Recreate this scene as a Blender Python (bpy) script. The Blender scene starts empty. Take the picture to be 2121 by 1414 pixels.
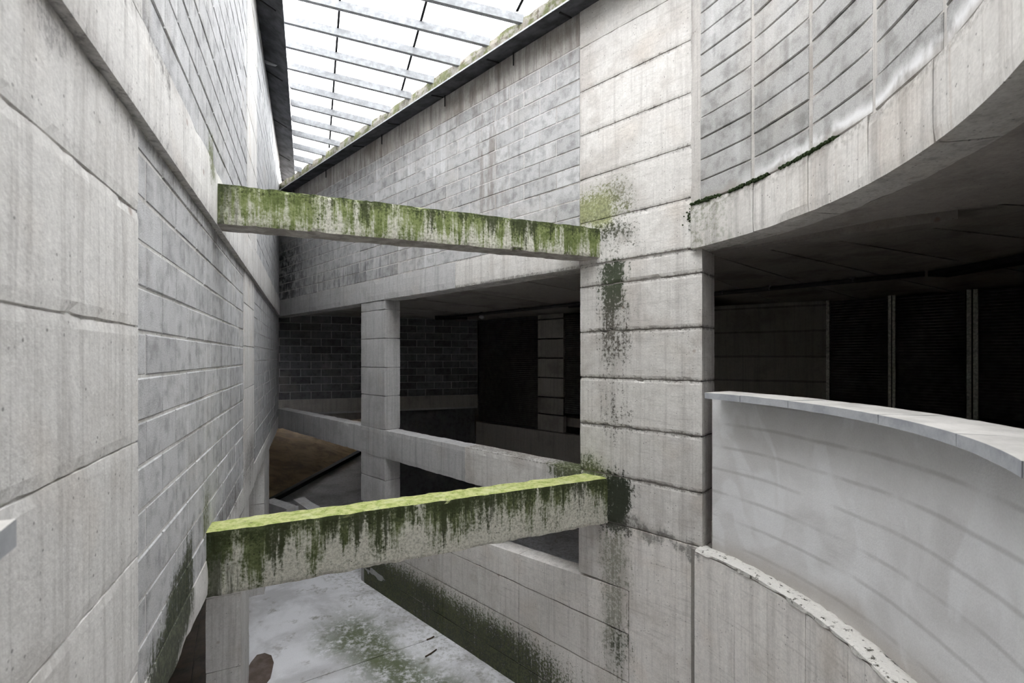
import bpy, bmesh, math, random
from mathutils import Vector, Matrix, noise
random.seed(7)
scene = bpy.context.scene
COL = scene.collection

# ------------------------------------------------------------------ camera, sky, exposure
EYE = 4.05                                   # eye height above the lower floor
cam_d = bpy.data.cameras.new('camera')
cam_d.sensor_width = 36.0
cam_d.lens = 16.0
cam_d.shift_y = 33.0 / 2121.0
cam_d.clip_start = 0.02
cam_d.dof.use_dof = True
cam_d.dof.focus_distance = 5.0
cam_d.dof.aperture_fstop = 3.2
cam = bpy.data.objects.new('camera', cam_d)
cam.location = (0, 0, EYE)
cam.rotation_euler = (math.pi / 2, 0, 0)
COL.objects.link(cam)
scene.camera = cam

world = bpy.data.worlds.new('overcast_sky')
scene.world = world
world.use_nodes = True
bg = world.node_tree.nodes['Background']
bg.inputs[0].default_value = (0.975, 0.985, 1.0, 1)
bg.inputs[1].default_value = 7.2
scene.view_settings.view_transform = 'Standard'
scene.view_settings.look = 'None'
scene.view_settings.gamma = 1.0
scene.view_settings.use_curve_mapping = False
scene.view_settings.exposure = 0.62
scene.cycles.diffuse_bounces = 6
scene.cycles.use_adaptive_sampling = True
scene.cycles.adaptive_threshold = 0.10
scene.cycles.adaptive_min_samples = 16

# ------------------------------------------------------------------ plan of the place
# left wall: straight, LN points from the wall into the well
LD = Vector((-0.4081, 0.9129)); LN = Vector((0.9129, 0.4081)); LC = 0.67
# right wall: straight from the pier corner RB away from the camera; RN points into the well
RD = Vector((-0.73, 0.683)).normalized(); RN = Vector((-0.683, -0.73)).normalized(); RB = Vector((1.69, 4.12))
# round wall: circle
CC = Vector((-0.465, 2.757)); CR = 2.49


def LF(u, o, z):
    p = -LC * LN + u * LD + o * LN
    return Vector((p.x, p.y, z + EYE))


def RF(s, o, z):
    p = RB + s * RD + o * RN
    return Vector((p.x, p.y, z + EYE))


def CF(a, o, z):
    """a = arc length clockwise from the pier side (31 deg), o = inwards from CR"""
    t = math.radians(31.0) - a / CR
    r = CR - o
    return Vector((CC.x + r * math.cos(t), CC.y + r * math.sin(t), z + EYE))


def WF(x, y, z):
    return Vector((x, y, z + EYE))


def lu(depth):
    return (depth + LC * LN.y) / LD.y


U_PANEL, U_COL0, U_COL1, U_END = lu(1.944), lu(5.13), lu(6.05), 12.34
S_PIER, S_COL0, S_COL1, S_END = 1.288, 5.27, 6.07, 10.05


# ------------------------------------------------------------------ node expressions
class NT:
    def __init__(self, mat):
        self.t = mat.node_tree

    def n(self, kind, **kw):
        nd = self.t.nodes.new(kind)
        for k, v in kw.items():
            setattr(nd, k, v)
        return nd


CUR = None


def _set(sock, v):
    if isinstance(v, E):
        CUR.t.links.new(v.s, sock)
    else:
        sock.default_value = v


def M(op, a, b=None, c=None, clamp=False):
    nd = CUR.n('ShaderNodeMath', operation=op, use_clamp=clamp)
    _set(nd.inputs[0], a)
    if b is not None:
        _set(nd.inputs[1], b)
    if c is not None:
        _set(nd.inputs[2], c)
    return E(nd.outputs[0])


class E:
    def __init__(self, s):
        self.s = s

    def __add__(self, o): return M('ADD', self, o)
    __radd__ = __add__
    def __sub__(self, o): return M('SUBTRACT', self, o)
    def __rsub__(self, o): return M('SUBTRACT', o, self)
    def __mul__(self, o): return M('MULTIPLY', self, o)
    __rmul__ = __mul__
    def __truediv__(self, o): return M('DIVIDE', self, o)


def sstep(v, lo, hi):
    """0 at lo, 1 at hi (either order), smooth"""
    nd = CUR.n('ShaderNodeMapRange', interpolation_type='SMOOTHSTEP')
    _set(nd.inputs[0], v)
    if lo <= hi:
        nd.inputs[1].default_value, nd.inputs[2].default_value = lo, hi
        nd.inputs[3].default_value, nd.inputs[4].default_value = 0, 1
    else:
        nd.inputs[1].default_value, nd.inputs[2].default_value = hi, lo
        nd.inputs[3].default_value, nd.inputs[4].default_value = 1, 0
    return E(nd.outputs[0])


def band(v, lo, hi, soft):
    return sstep(v, lo - soft, lo + soft) * sstep(v, hi + soft, hi - soft)


def vec(x, y, z):
    nd = CUR.n('ShaderNodeCombineXYZ')
    _set(nd.inputs[0], x); _set(nd.inputs[1], y); _set(nd.inputs[2], z)
    return E(nd.outputs[0])


def noi(v, scale, detail=4.0, rough=0.55, dist=0.0):
    nd = CUR.n('ShaderNodeTexNoise')
    _set(nd.inputs['Vector'], v)
    nd.inputs['Scale'].default_value = scale
    nd.inputs['Detail'].default_value = detail
    nd.inputs['Roughness'].default_value = rough
    nd.inputs['Distortion'].default_value = dist
    return E(nd.outputs[0])


def voro(v, scale):
    nd = CUR.n('ShaderNodeTexVoronoi')
    _set(nd.inputs['Vector'], v)
    nd.inputs['Scale'].default_value = scale
    return E(nd.outputs['Distance'])


def mix(f, a, b, mode='MIX'):
    nd = CUR.n('ShaderNodeMix', data_type='RGBA', blend_type=mode)
    nd.clamp_factor = True
    _set(nd.inputs[0], f)
    for sock, v in ((nd.inputs[6], a), (nd.inputs[7], b)):
        if isinstance(v, E):
            CUR.t.links.new(v.s, sock)
        else:
            sock.default_value = (v[0], v[1], v[2], 1)
    return E(nd.outputs[2])


def scale_col(c, f):
    nd = CUR.n('ShaderNodeVectorMath', operation='SCALE')
    CUR.t.links.new(c.s, nd.inputs[0])
    _set(nd.inputs['Scale'], f)
    return E(nd.outputs[0])


class Ctx:
    pass


def start(name):
    global CUR
    m = bpy.data.materials.new(name)
    m.use_nodes = True
    CUR = NT(m)
    c = Ctx()
    c.m = m
    c.bsdf = m.node_tree.nodes['Principled BSDF']
    g = CUR.n('ShaderNodeNewGeometry')
    c.P = E(g.outputs['Position'])
    sp = CUR.n('ShaderNodeSeparateXYZ'); CUR.t.links.new(g.outputs['Position'], sp.inputs[0])
    c.x, c.y, c.z = E(sp.outputs[0]), E(sp.outputs[1]), E(sp.outputs[2]) - EYE
    sn = CUR.n('ShaderNodeSeparateXYZ'); CUR.t.links.new(g.outputs['Normal'], sn.inputs[0])
    c.nz = E(sn.outputs[2])
    oi = CUR.n('ShaderNodeObjectInfo')
    c.rnd = E(oi.outputs['Random'])
    c.s = (c.x - RB.x) * RD.x + (c.y - RB.y) * RD.y          # along the right wall
    c.u = c.x * LD.x + c.y * LD.y                             # along the left wall
    c.q = c.x * LN.x + c.y * LN.y + LC                        # out of the left wall
    return c


def finish(c, col, rough=0.9, bump=None, strength=0.4, dist=0.01, spec=0.25):
    b = c.bsdf
    CUR.t.links.new(col.s, b.inputs['Base Color'])
    _set(b.inputs['Roughness'], rough)
    b.inputs['Specular IOR Level'].default_value = spec
    if bump is not None:
        bn = CUR.n('ShaderNodeBump')
        bn.inputs['Strength'].default_value = strength
        bn.inputs['Distance'].default_value = dist
        CUR.t.links.new(bump.s, bn.inputs['Height'])
        CUR.t.links.new(bn.outputs[0], b.inputs['Normal'])
    return c.m


MOSS = (0.090, 0.135, 0.030)
MOSS_LIGHT = (0.30, 0.38, 0.10)
BLACK = (0.020, 0.023, 0.018)


def concrete(name, base=(0.60, 0.585, 0.56), dark=(0.33, 0.315, 0.30), streak=0.6, blotch=0.5,
             pits=0.6, rnd=0.12, stains=None, rough=0.88, zfreq=0.45, hgrain=False):
    c = start(name)
    sv = vec(c.x * 11.0, c.y * 11.0, c.z * zfreq)
    st = noi(sv, 1.0, 4, 0.62)
    fv = vec(c.x * 42.0, c.y * 42.0, c.z * 1.1)
    fst = noi(fv, 1.0, 2, 0.6)
    bl = noi(c.P, 1.5, 4, 0.62)
    fine = noi(c.P, 60.0, 2, 0.65)
    col = mix(sstep(st, 0.48, 0.70) * streak, base, dark)
    col = mix(sstep(fst, 0.53, 0.70) * (streak * 0.5), col, (dark[0] * .8, dark[1] * .8, dark[2] * .8))
    col = mix(sstep(bl, 0.48, 0.68) * blotch, col, (dark[0] * 1.15, dark[1] * 1.12, dark[2] * 1.08))
    warm = noi(c.P, 2.3, 1, 0.5)
    col = mix(sstep(warm, 0.55, 0.80) * 0.35, col, (base[0] * .88, base[1] * .80, base[2] * .72))
    light = noi(vec(c.x * 7.0, c.y * 7.0, c.z * 0.8 + 9.0), 1.0, 2, 0.6)
    col = mix(sstep(light, 0.58, 0.78) * 0.5, col, (min(base[0] * 1.22, .85), min(base[1] * 1.22, .84), min(base[2] * 1.22, .83)))
    g2 = noi(c.P, 17.0, 3, 0.7)
    col = scale_col(col, 0.62 + fine * 0.40 + g2 * 0.36)
    col = scale_col(col, (1.0 - rnd * 0.5) + c.rnd * rnd)
    pv = voro(c.P, 26.0)
    pn = noi(c.P, 8.0, 2, 0.5)
    pit = sstep(pv, 0.17, 0.09) * sstep(pn, 0.50, 0.58) * pits
    col = mix(pit, col, (0.06, 0.055, 0.05))
    rust = sstep(voro(c.P, 1.9), 0.055, 0.02)
    col = mix(rust * 0.8 * pits, col, (0.16, 0.075, 0.035))
    if stains:
        col = stains(c, col)
    if hgrain:
        h2 = noi(vec(c.x * 1.5, c.y * 1.5, c.z * 60.0), 1.0, 3, 0.6)
        bump = fine * 0.5 + h2 * 0.6
    else:
        bump = fine * 0.6 + fst * 0.5
    return finish(c, col, rough, bump, 0.45, 0.006)


def blockmat(name, base=(0.40, 0.40, 0.405), stains=None, white=0.5, rnd=0.34):
    c = start(name)
    sp = noi(c.P, 150.0, 2, 0.7)
    mid = noi(c.P, 9.0, 3, 0.6)
    st = noi(vec(c.x * 6.0, c.y * 6.0, c.z * 0.5), 1.0, 3, 0.6)
    col = mix(sstep(mid, 0.42, 0.72), base, (base[0] * .66, base[1] * .655, base[2] * .65))
    col = mix(sstep(st, 0.52, 0.74) * white, col, (0.62, 0.62, 0.62))
    st2 = noi(vec(c.x * 8.0, c.y * 8.0, c.z * 0.35 + 4.0), 1.0, 4, 0.6)
    col = mix(sstep(st2, 0.54, 0.78) * 0.55, col, (0.20, 0.19, 0.18))
    wm = noi(c.P, 1.3, 4, 0.6)
    col = mix(sstep(wm, 0.52, 0.75) * 0.3, col, (0.44, 0.40, 0.35))
    col = scale_col(col, (1.0 - rnd * 0.5) + c.rnd * rnd)
    col = scale_col(col, 0.55 + sp * 0.90)
    if stains:
        col = stains(c, col)
    return finish(c, col, 0.95, sp * 0.8 + mid * 0.4, 0.55, 0.004, 0.15)


# ---- stains with shapes of their own
def grit(v, prof, k, lo=0.57, hi=0.66):
    """a stain that breaks up into specks where its profile runs out"""
    return M('ADD', sstep(v + prof * (k * 0.80), lo - 0.01, hi + 0.02) * sstep(prof, 0.0, 0.25), sstep(prof, 0.15, 1.0) * 0.30, clamp=True)


def st_right(c, col):
    """moss and drip marks on the pier, the panel above it and the wall under it"""
    wob = noi(vec(c.x * 4.0, c.y * 4.0, c.z * 2.2), 1.0, 4, 0.65)
    drip = noi(vec(c.x * 26.0, c.y * 26.0, c.z * 1.6), 1.0, 4, 0.72)
    spk = noi(c.P, 34.0, 4, 0.78)
    w = (wob - 0.5) * 0.5
    s = c.s + w * 0.5
    z = c.z + w
    v = spk * 0.50 + drip * 0.32 + wob * 0.18
    vs = spk * 0.75 + wob * 0.25
    hor = noi(vec(c.x * 3.0, c.y * 3.0, c.z * 46.0), 1.0, 3, 0.65)
    col = mix(sstep(hor, 0.54, 0.70) * 0.22, col, (0.24, 0.22, 0.20))
    # grime in the lift joints
    for zj, k in ((0.765, .15), (0.275, .16), (-0.215, .15), (-0.715, .15), (-1.225, .16), (0.995, .14), (1.46, .12), (1.94, .1), (2.42, .1), (2.90, .1)):
        m = grit(v, sstep(M('ABSOLUTE', c.z + (spk - 0.5) * 0.03 - zj), 0.045, 0.0), k * 1.2, 0.585, 0.66)
        col = mix(m * 0.65, col, (0.085, 0.075, 0.062))
    # green patch above the upper beam, black damp under it
    p = band(s, 0.80, 1.7, 0.22) * band(z, 1.34, 1.78, 0.20)
    col = mix(grit(vs, p, 0.24) * 0.85, col, mix(sstep(spk, 0.40, 0.60), (0.30, 0.32, 0.13), (0.15, 0.165, 0.06)))
    p = band(s, 0.66, 0.92, 0.16) * band(z, 1.50, 1.86, 0.16)
    col = mix(grit(vs, p, 0.15) * 0.65, col, (0.12, 0.12, 0.07))
    p = band(s, 0.62, 1.15, 0.22) * band(z, 1.14, 1.38, 0.17)
    col = mix(grit(vs, p, 0.20) * 0.9, col, (0.045, 0.050, 0.028))
    # black drip down the pier
    env = 0.42 + sstep(z, -0.5, 0.95) * 0.58 + band(z, 0.16, 0.30, 0.12) * 0.2
    p = sstep(M('ABSOLUTE', s - 0.88), 0.30, 0.0) * env * sstep(z, -1.2, -0.6) * sstep(z, 1.10, 0.95)
    m = grit(v, p, 0.23, 0.57, 0.64)
    col = mix(m * 0.95, col, mix(sstep(c.z, 0.3, 0.8), (0.075, 0.07, 0.055), (0.030, 0.042, 0.018)))
    # moss above the lower beam
    p = band(s, 0.85, 1.75, 0.25) * band(z, -1.45, -1.08, 0.20)
    col = mix(grit(v, p, 0.21) * 0.92, col, mix(sstep(spk, 0.42, 0.58), (0.11, 0.13, 0.05), (0.055, 0.07, 0.025)))
    # black run beside the lower beam
    p = band(s, 0.66, 1.02, 0.16) * band(z, -1.82, -1.20, 0.16)
    col = mix(grit(v, p, 0.26) * 0.97, col, (0.018, 0.024, 0.012))
    p = band(s, 0.0, 0.95, 0.2) * sstep(M('ABSOLUTE', z + 1.72), 0.14, 0.0)
    col = mix(grit(v, p, 0.17) * 0.7, col, (0.12, 0.115, 0.10))
    # drips below the lower beam
    p = band(s, 0.70, 1.02, 0.16) * sstep(z, -1.75, -1.9) * sstep(z, -4.4, -2.6)
    col = mix(grit(v, p, 0.17) * 0.7, col, (0.13, 0.135, 0.085))
    p = band(s, 0.72, 0.9, 0.12) * band(z, -3.15, -2.75, 0.22)
    col = mix(grit(v, p, 0.20) * 0.85, col, (0.05, 0.06, 0.035))
    # damp mossy foot of the lower wall
    p = sstep(c.z + w * 1.0 + (drip - 0.5) * 0.3, -3.05, -3.75) * sstep(c.s, 0.5, 2.4)
    col = mix(grit(v, p, 0.26) * 0.95, col, mix(sstep(spk + wob * 0.3, 0.58, 0.75), (0.030, 0.036, 0.022), (0.085, 0.10, 0.04)))
    # crack with moss at the pier's upper right corner
    p = band(s, -0.10, 0.08, 0.09) * band(z, 1.16, 1.36, 0.10)
    col = mix(grit(vs, p, 0.20) * 0.95, col, (0.022, 0.030, 0.018))
    return col


def st_left(c, col):
    wob = noi(vec(c.x * 4.0, c.y * 4.0, c.z * 2.0), 1.0, 4, 0.65)
    drip = noi(vec(c.x * 20.0, c.y * 20.0, c.z * 1.0), 1.0, 4, 0.7)
    spk = noi(c.P, 34.0, 4, 0.75)
    w = (wob - 0.5) * 0.5
    u, z = c.u + w * 0.5, c.z + w
    v = spk * 0.40 + drip * 0.40 + wob * 0.20
    # above the two beams' seats
    p = band(u, 3.78, 4.02, 0.12) * band(z, 1.25, 1.62, 0.20)
    col = mix(grit(v, p, 0.18) * 0.85, col, (0.12, 0.135, 0.055))
    p = band(u, 3.74, 3.98, 0.10) * band(z, -1.4, -0.95, 0.20)
    col = mix(grit(v, p, 0.18) * 0.85, col, (0.10, 0.115, 0.05))
    # dark mossy run at the foot of the near bay
    d = z + 1.52 - (c.u - 3.0) * 0.42
    p = band(u, 2.35, 3.45, 0.15) * sstep(M('ABSOLUTE', d), 0.46, 0.08)
    col = mix(grit(v, p, 0.26) * 0.95, col, mix(sstep(spk, 0.45, 0.6), (0.028, 0.034, 0.020), (0.07, 0.08, 0.045)))
    p = band(u, 4.2, 5.7, 0.3) * band(z, -1.55, -1.25, 0.18)
    col = mix(grit(v, p, 0.11) * 0.75, col, (0.10, 0.085, 0.075))
    p = band(u, 6.0, 7.2, 0.3) * band(z, -1.5, -1.0, 0.2)
    col = mix(grit(v, p, 0.12) * 0.75, col, (0.08, 0.07, 0.06))
    # darker specks along the ring beam's lower edge and near upper edge
    p = sstep(M('ABSOLUTE', c.z + w * 0.4 - 0.97), 0.16, 0.0)
    col = mix(grit(v, p, 0.11) * 0.6, col, (0.13, 0.12, 0.115))
    p = sstep(M('ABSOLUTE', c.z + w * 0.5 - 1.42), 0.15, 0.0) * sstep(c.u, 3.6, 2.2)
    col = mix(grit(v, p, 0.12) * 0.75, col, (0.10, 0.092, 0.085))
    return col


def st_farblock(c, col):
    drip = noi(vec(c.x * 9.0, c.y * 9.0, c.z * 1.2), 1.0, 5, 0.7)
    spk = noi(c.P, 7.0, 5, 0.7)
    m = sstep(c.s, 8.0, 9.6) * band(c.z, 1.25, 2.6, 0.25) * sstep(spk, 0.40, 0.58)
    col = mix(m * 0.9, col, (0.03, 0.032, 0.035))
    m = sstep(c.s, 3.2, 6.0) * band(c.z, 1.30, 1.75, 0.10) * sstep(drip, 0.46, 0.66)
    col = mix(m * 0.65, col, (0.09, 0.09, 0.095))
    m = band(c.z, 3.2, 3.95, 0.35) * sstep(drip, 0.40, 0.66)
    col = mix(m * 0.6, col, (0.15, 0.13, 0.115))
    m = band(c.s, 2.4, 3.0, 0.15) * band(c.z, 1.9, 3.3, 0.3) * sstep(drip, 0.44, 0.62)
    col = mix(m * 0.5, col, (0.17, 0.13, 0.10))
    return col


def st_round(c, col):
    spk = noi(c.P, 30.0, 4, 0.75)
    w = noi(vec(c.x * 4.0, c.y * 4.0, c.z * 3.0), 1.0, 4, 0.6)
    m = sstep(c.z + (w - 0.5) * 0.16, 1.535, 1.42) * sstep(c.y, 4.0, 3.2) * sstep(w, 0.36, 0.52)
    col = mix(m * 0.9, col, (0.80, 0.80, 0.80))
    m = sstep(c.z + (w - 0.5) * 0.2, 1.46, 1.39)
    col = mix(m * 0.75, col, (0.30, 0.275, 0.25))
    return col


def st_fascia(c, col):
    spk = noi(c.P, 30.0, 4, 0.75)
    drip = noi(vec(c.x * 14.0, c.y * 14.0, c.z * 0.8), 1.0, 5, 0.7)
    m = sstep(c.z + (spk - 0.5) * 0.25, 1.25, 1.40) * sstep(spk, 0.35, 0.6)
    col = mix(m * 0.65, col, (0.20, 0.185, 0.165))
    m = sstep(c.y, 3.55, 4.0) * sstep(spk, 0.45, 0.62)
    col = mix(m * 0.6, col, (0.14, 0.155, 0.09))
    m = sstep(drip, 0.56, 0.72)
    col = mix(m * 0.4, col, (0.36, 0.29, 0.24))
    return col


def mossy(name, cover, grad, top_col, top_amt, hue, z_top, h, black=0.0):
    c = start(name)
    st = noi(vec(c.x * 7.0, c.y * 7.0, c.z * 0.8), 1.0, 4, 0.65)
    fst = noi(vec(c.x * 30.0, c.y * 30.0, c.z * 2.2), 1.0, 4, 0.7)
    spk = noi(c.P, 48.0, 4, 0.75)
    blo = noi(c.P, 6.0, 4, 0.65)
    rel = (c.z - (z_top - h)) / h
    col = mix(sstep(spk, 0.38, 0.64), (0.62, 0.61, 0.53), (0.40, 0.39, 0.33))
    cov = st * 0.45 + fst * 0.30 + spk * 0.10 + blo * 0.15 + (rel - 0.5) * grad
    m = sstep(cov, cover - 0.05, cover + 0.06)
    col = mix(m * 0.96, col, mix(sstep(blo, 0.40, 0.62), hue, (hue[0] * .62, hue[1] * .66, hue[2] * .55)))
    m2 = sstep(fst * 0.4 + spk * 0.4 + blo * 0.2, 0.50, 0.60)
    col = mix(m2 * (m * 0.5 + 0.18), col, (hue[0] * .40, hue[1] * .44, hue[2] * .4))
    drip = noi(vec(c.x * 5.0 + 3.0, c.y * 5.0, c.z * 0.5), 1.0, 4, 0.66)
    d = sstep(drip * 0.55 + fst * 0.28 + spk * 0.17 + (rel - 0.6) * 0.14 + black, 0.53, 0.61)
    col = mix(d * 0.88, col, (0.045, 0.052, 0.026))
    edge = sstep(rel + (spk - 0.5) * 0.9 + (st - 0.5) * 1.2, 0.76, 1.04)
    col = mix(edge * 0.75, col, (0.036, 0.045, 0.02))
    end = sstep(c.q + (fst - 0.5) * 0.6, 0.20, 0.0)
    col = mix(end * 0.85, col, (0.028, 0.036, 0.016))
    pit = sstep(voro(c.P, 24.0), 0.17, 0.08) * sstep(blo, 0.46, 0.56)
    col = mix(pit * 0.8, col, (0.02, 0.022, 0.015))
    top = sstep(c.nz, 0.45, 0.8)
    tn = noi(c.P, 14.0, 5, 0.72)
    tcol = mix(sstep(tn, 0.40, 0.62), top_col, (top_col[0] * .60, top_col[1] * .68, top_col[2] * .45))
    tcol = mix(sstep(blo, 0.52, 0.66) * 0.55, tcol, (0.62, 0.64, 0.38))
    tcol = mix(sstep(spk * 0.6 + tn * 0.4, 0.57, 0.62) * 0.8, tcol, (0.10, 0.085, 0.05))
    col = mix(top * top_amt, col, tcol)
    under = sstep(c.nz, -0.5, -0.8)
    col = mix(under, col, mix(sstep(st, 0.4, 0.62), (0.46, 0.43, 0.40), (0.30, 0.275, 0.25)))
    return finish(c, col, 0.95, spk * 0.7 + fst * 0.5 + top * tn * 1.5 - pit, 0.75, 0.009, 0.15)


def plain(name, col, rough=0.6, metal=0.0, nscale=20.0, var=0.25, bump=0.1):
    c = start(name)
    n1 = noi(c.P, nscale, 4, 0.6)
    cc = mix(sstep(n1, 0.3, 0.7), (col[0] * (1 - var), col[1] * (1 - var), col[2] * (1 - var)), (col[0] * (1 + var), col[1] * (1 + var), col[2] * (1 + var)))
    c.bsdf.inputs['Metallic'].default_value = metal
    return finish(c, cc, rough, n1, bump, 0.005)


MAT = {}
MAT['left'] = concrete('left_wall_concrete', (0.64, 0.625, 0.605), (0.36, 0.345, 0.33), 0.55, 0.35, stains=st_left)
MAT['right_low'] = concrete('lower_wall_concrete', (0.72, 0.69, 0.655), (0.42, 0.395, 0.37), 0.45, 0.55, stains=st_right)  # pier concrete again, base lightened to stand in for light low down
MAT['right'] = concrete('pier_concrete', (0.62, 0.60, 0.57), (0.34, 0.32, 0.30), 0.42, 0.6, stains=st_right)
MAT['fascia'] = concrete('fascia_concrete', (0.58, 0.56, 0.53), (0.33, 0.31, 0.29), 0.7, 0.5, stains=st_fascia)
MAT['topbeam'] = concrete('weathered_top_beam', (0.44, 0.42, 0.395), (0.20, 0.18, 0.165), 0.85, 0.7, stains=st_farblock)
MAT['grey'] = concrete('grey_concrete', (0.47, 0.465, 0.46), (0.27, 0.265, 0.26), 0.5, 0.5, pits=0.5, hgrain=True)
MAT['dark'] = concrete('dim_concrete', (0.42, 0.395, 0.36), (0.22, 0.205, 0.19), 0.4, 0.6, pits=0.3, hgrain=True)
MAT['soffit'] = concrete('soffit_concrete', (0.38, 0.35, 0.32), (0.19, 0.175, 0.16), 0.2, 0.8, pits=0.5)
MAT['core'] = concrete('joint_concrete', (0.25, 0.235, 0.215), (0.10, 0.09, 0.08), 0.4, 0.7)
MAT['mortar'] = concrete('mortar', (0.66, 0.65, 0.63), (0.30, 0.29, 0.28), 0.5, 0.8, pits=0.8, stains=st_left)
MAT['mortar_r'] = concrete('grey_mortar', (0.56, 0.54, 0.52), (0.25, 0.235, 0.22), 0.7, 0.9, pits=0.8)
MAT['mortar_c'] = concrete('smeared_mortar', (0.43, 0.41, 0.385), (0.24, 0.225, 0.21), 0.6, 0.9, pits=0.6)
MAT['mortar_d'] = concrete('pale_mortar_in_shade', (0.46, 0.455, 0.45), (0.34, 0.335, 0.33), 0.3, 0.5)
MAT['block_l'] = blockmat('left_block', (0.47, 0.47, 0.475), st_left, 0.5, 0.16)
MAT['block_r'] = blockmat('right_block', (0.47, 0.468, 0.465), st_farblock, 0.7, 0.26)
MAT['block_c'] = blockmat('round_block', (0.37, 0.365, 0.355), st_round, 0.3, 0.22)
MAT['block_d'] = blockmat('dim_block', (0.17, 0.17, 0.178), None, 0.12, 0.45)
MAT['beam_up'] = mossy('mossy_upper_beam', 0.475, 0.10, (0.10, 0.12, 0.045), 0.9, (0.20, 0.24, 0.085), 1.36, 0.34, 0.022)
MAT['beam_lo'] = mossy('mossy_lower_beam', 0.51, 0.17, (0.53, 0.55, 0.25), 1.0, (0.125, 0.15, 0.06), -1.262, 0.48, 0.02)
MAT['metal_dark'] = plain('dark_gutter_metal', (0.075, 0.077, 0.083), 0.95, 0.0, 6.0, 0.35)
MAT['metal_dark'].node_tree.nodes['Principled BSDF'].inputs['Specular IOR Level'].default_value = 0.05
MAT['galv'] = plain('galvanised_steel', (0.30, 0.305, 0.315), 0.6, 0.1, 14.0, 0.2)
MAT['lip'] = plain('bright_gutter_edge', (0.45, 0.46, 0.48), 0.5, 0.2, 14.0, 0.2)
MAT['black'] = plain('black_steel', (0.018, 0.018, 0.019), 0.9, 0.0, 10.0, 0.3)
MAT['louvre'] = plain('dark_louvre', (0.11, 0.105, 0.10), 0.6, 0.0, 8.0, 0.3)
MAT['post'] = plain('pale_post', (0.72, 0.70, 0.66), 0.85, 0.0, 25.0, 0.3)
MAT['pipe'] = plain('dark_pipe', (0.05, 0.05, 0.05), 0.35, 0.2, 10.0, 0.2)
MAT['glass'] = plain('pale_lamp_glass', (0.55, 0.55, 0.53), 0.15, 0.0, 10.0, 0.1)
MAT['moss'] = plain('dark_moss', (0.028, 0.045, 0.016), 0.95, 0.0, 60.0, 0.6, 0.8)
MAT['twig'] = plain('brown_twig', (0.07, 0.05, 0.035), 0.9, 0.0, 40.0, 0.3)

def st_kerb(c, col):
    n = noi(c.P, 5.0, 5, 0.7)
    col = mix(sstep(n, 0.44, 0.58) * 0.85, col, (0.13, 0.145, 0.05))
    return mix(sstep(noi(c.P, 11.0, 4, 0.7), 0.55, 0.66) * 0.8, col, (0.10, 0.075, 0.055))


MAT['kerb'] = concrete('mossy_kerb', (0.34, 0.32, 0.28), (0.16, 0.14, 0.12), 0.6, 0.8, stains=st_kerb)

# parapet coping stone
c = start('coping_stone')
n1 = noi(c.P, 5.0, 5, 0.6); n2 = noi(c.P, 70.0, 3, 0.7)
col = mix(sstep(n1, 0.40, 0.66), (0.40, 0.41, 0.425), (0.29, 0.30, 0.32))
col = mix(sstep(c.nz, 0.5, 0.9), col, mix(sstep(n1, 0.35, 0.7), (0.62, 0.60, 0.57), (0.48, 0.465, 0.44)))
col = scale_col(col, (0.95 + c.rnd * 0.10))
col = scale_col(col, 0.85 + n2 * 0.3)
MAT['coping'] = finish(c, col, 0.75, n2, 0.2, 0.003)

# plastered parapet: trowelled, with faint ghosts of the courses behind
c = start('render_plaster')
n1 = noi(c.P, 1.8, 6, 0.55, 0.6); n2 = noi(c.P, 90.0, 3, 0.7)
n3 = noi(vec(c.x * 2.0, c.y * 2.0, c.z * 1.0), 1.0, 3, 0.5, 1.5)
tw = noi(vec(c.x * 3.0, c.y * 3.0, c.z * 9.0), 1.0, 5, 0.6, 1.2)
col = mix(sstep(n1, 0.36, 0.66), (0.74, 0.735, 0.735), (0.62, 0.61, 0.605))
col = mix(sstep(n3, 0.54, 0.64) * 0.45, col, (0.82, 0.825, 0.835))
zz = c.z + (noi(c.P, 1.2, 3, 0.5) - 0.5) * 0.05
fr = M('FRACT', (zz + 1.71) / 0.205)
ln = sstep(M('ABSOLUTE', fr - 0.5), 0.10, 0.015) * sstep(noi(c.P, 2.2, 3, 0.6), 0.36, 0.56)
col = mix(ln * 0.36, col, (0.30, 0.29, 0.28))
col = mix(sstep(c.z + (n1 - 0.5) * 0.5, -1.50, -1.70) * 0.5, col, (0.33, 0.285, 0.24))
col = scale_col(col, 0.88 + n2 * 0.24)
MAT['plaster'] = finish(c, col, 0.9, tw * 0.8 + n2 * 0.4, 0.45, 0.008, 0.2)

# ledge on the lower round wall
c = start('ledge_mortar')
n1 = noi(c.P, 22.0, 5, 0.7); n2 = noi(c.P, 60.0, 3, 0.7)
col = mix(sstep(n1, 0.56, 0.66), (0.70, 0.68, 0.64), (0.07, 0.065, 0.05))
col = scale_col(col, 0.8 + n2 * 0.4)
MAT['ledge'] = finish(c, col, 0.95, n1 + n2, 0.8, 0.012, 0.15)

# wet lower floor
c = start('wet_floor_concrete')
n1 = noi(c.P, 1.1, 6, 0.62, 0.5); n2 = noi(c.P, 70.0, 3, 0.7); n3 = noi(c.P, 3.2, 6, 0.68); n4 = noi(c.P, 14.0, 5, 0.75)
col = mix(sstep(n1, 0.40, 0.64), (0.82, 0.82, 0.845), (0.56, 0.555, 0.565))
col = mix(sstep(n3, 0.56, 0.68) * 0.5, col, (0.26, 0.235, 0.22))
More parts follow.
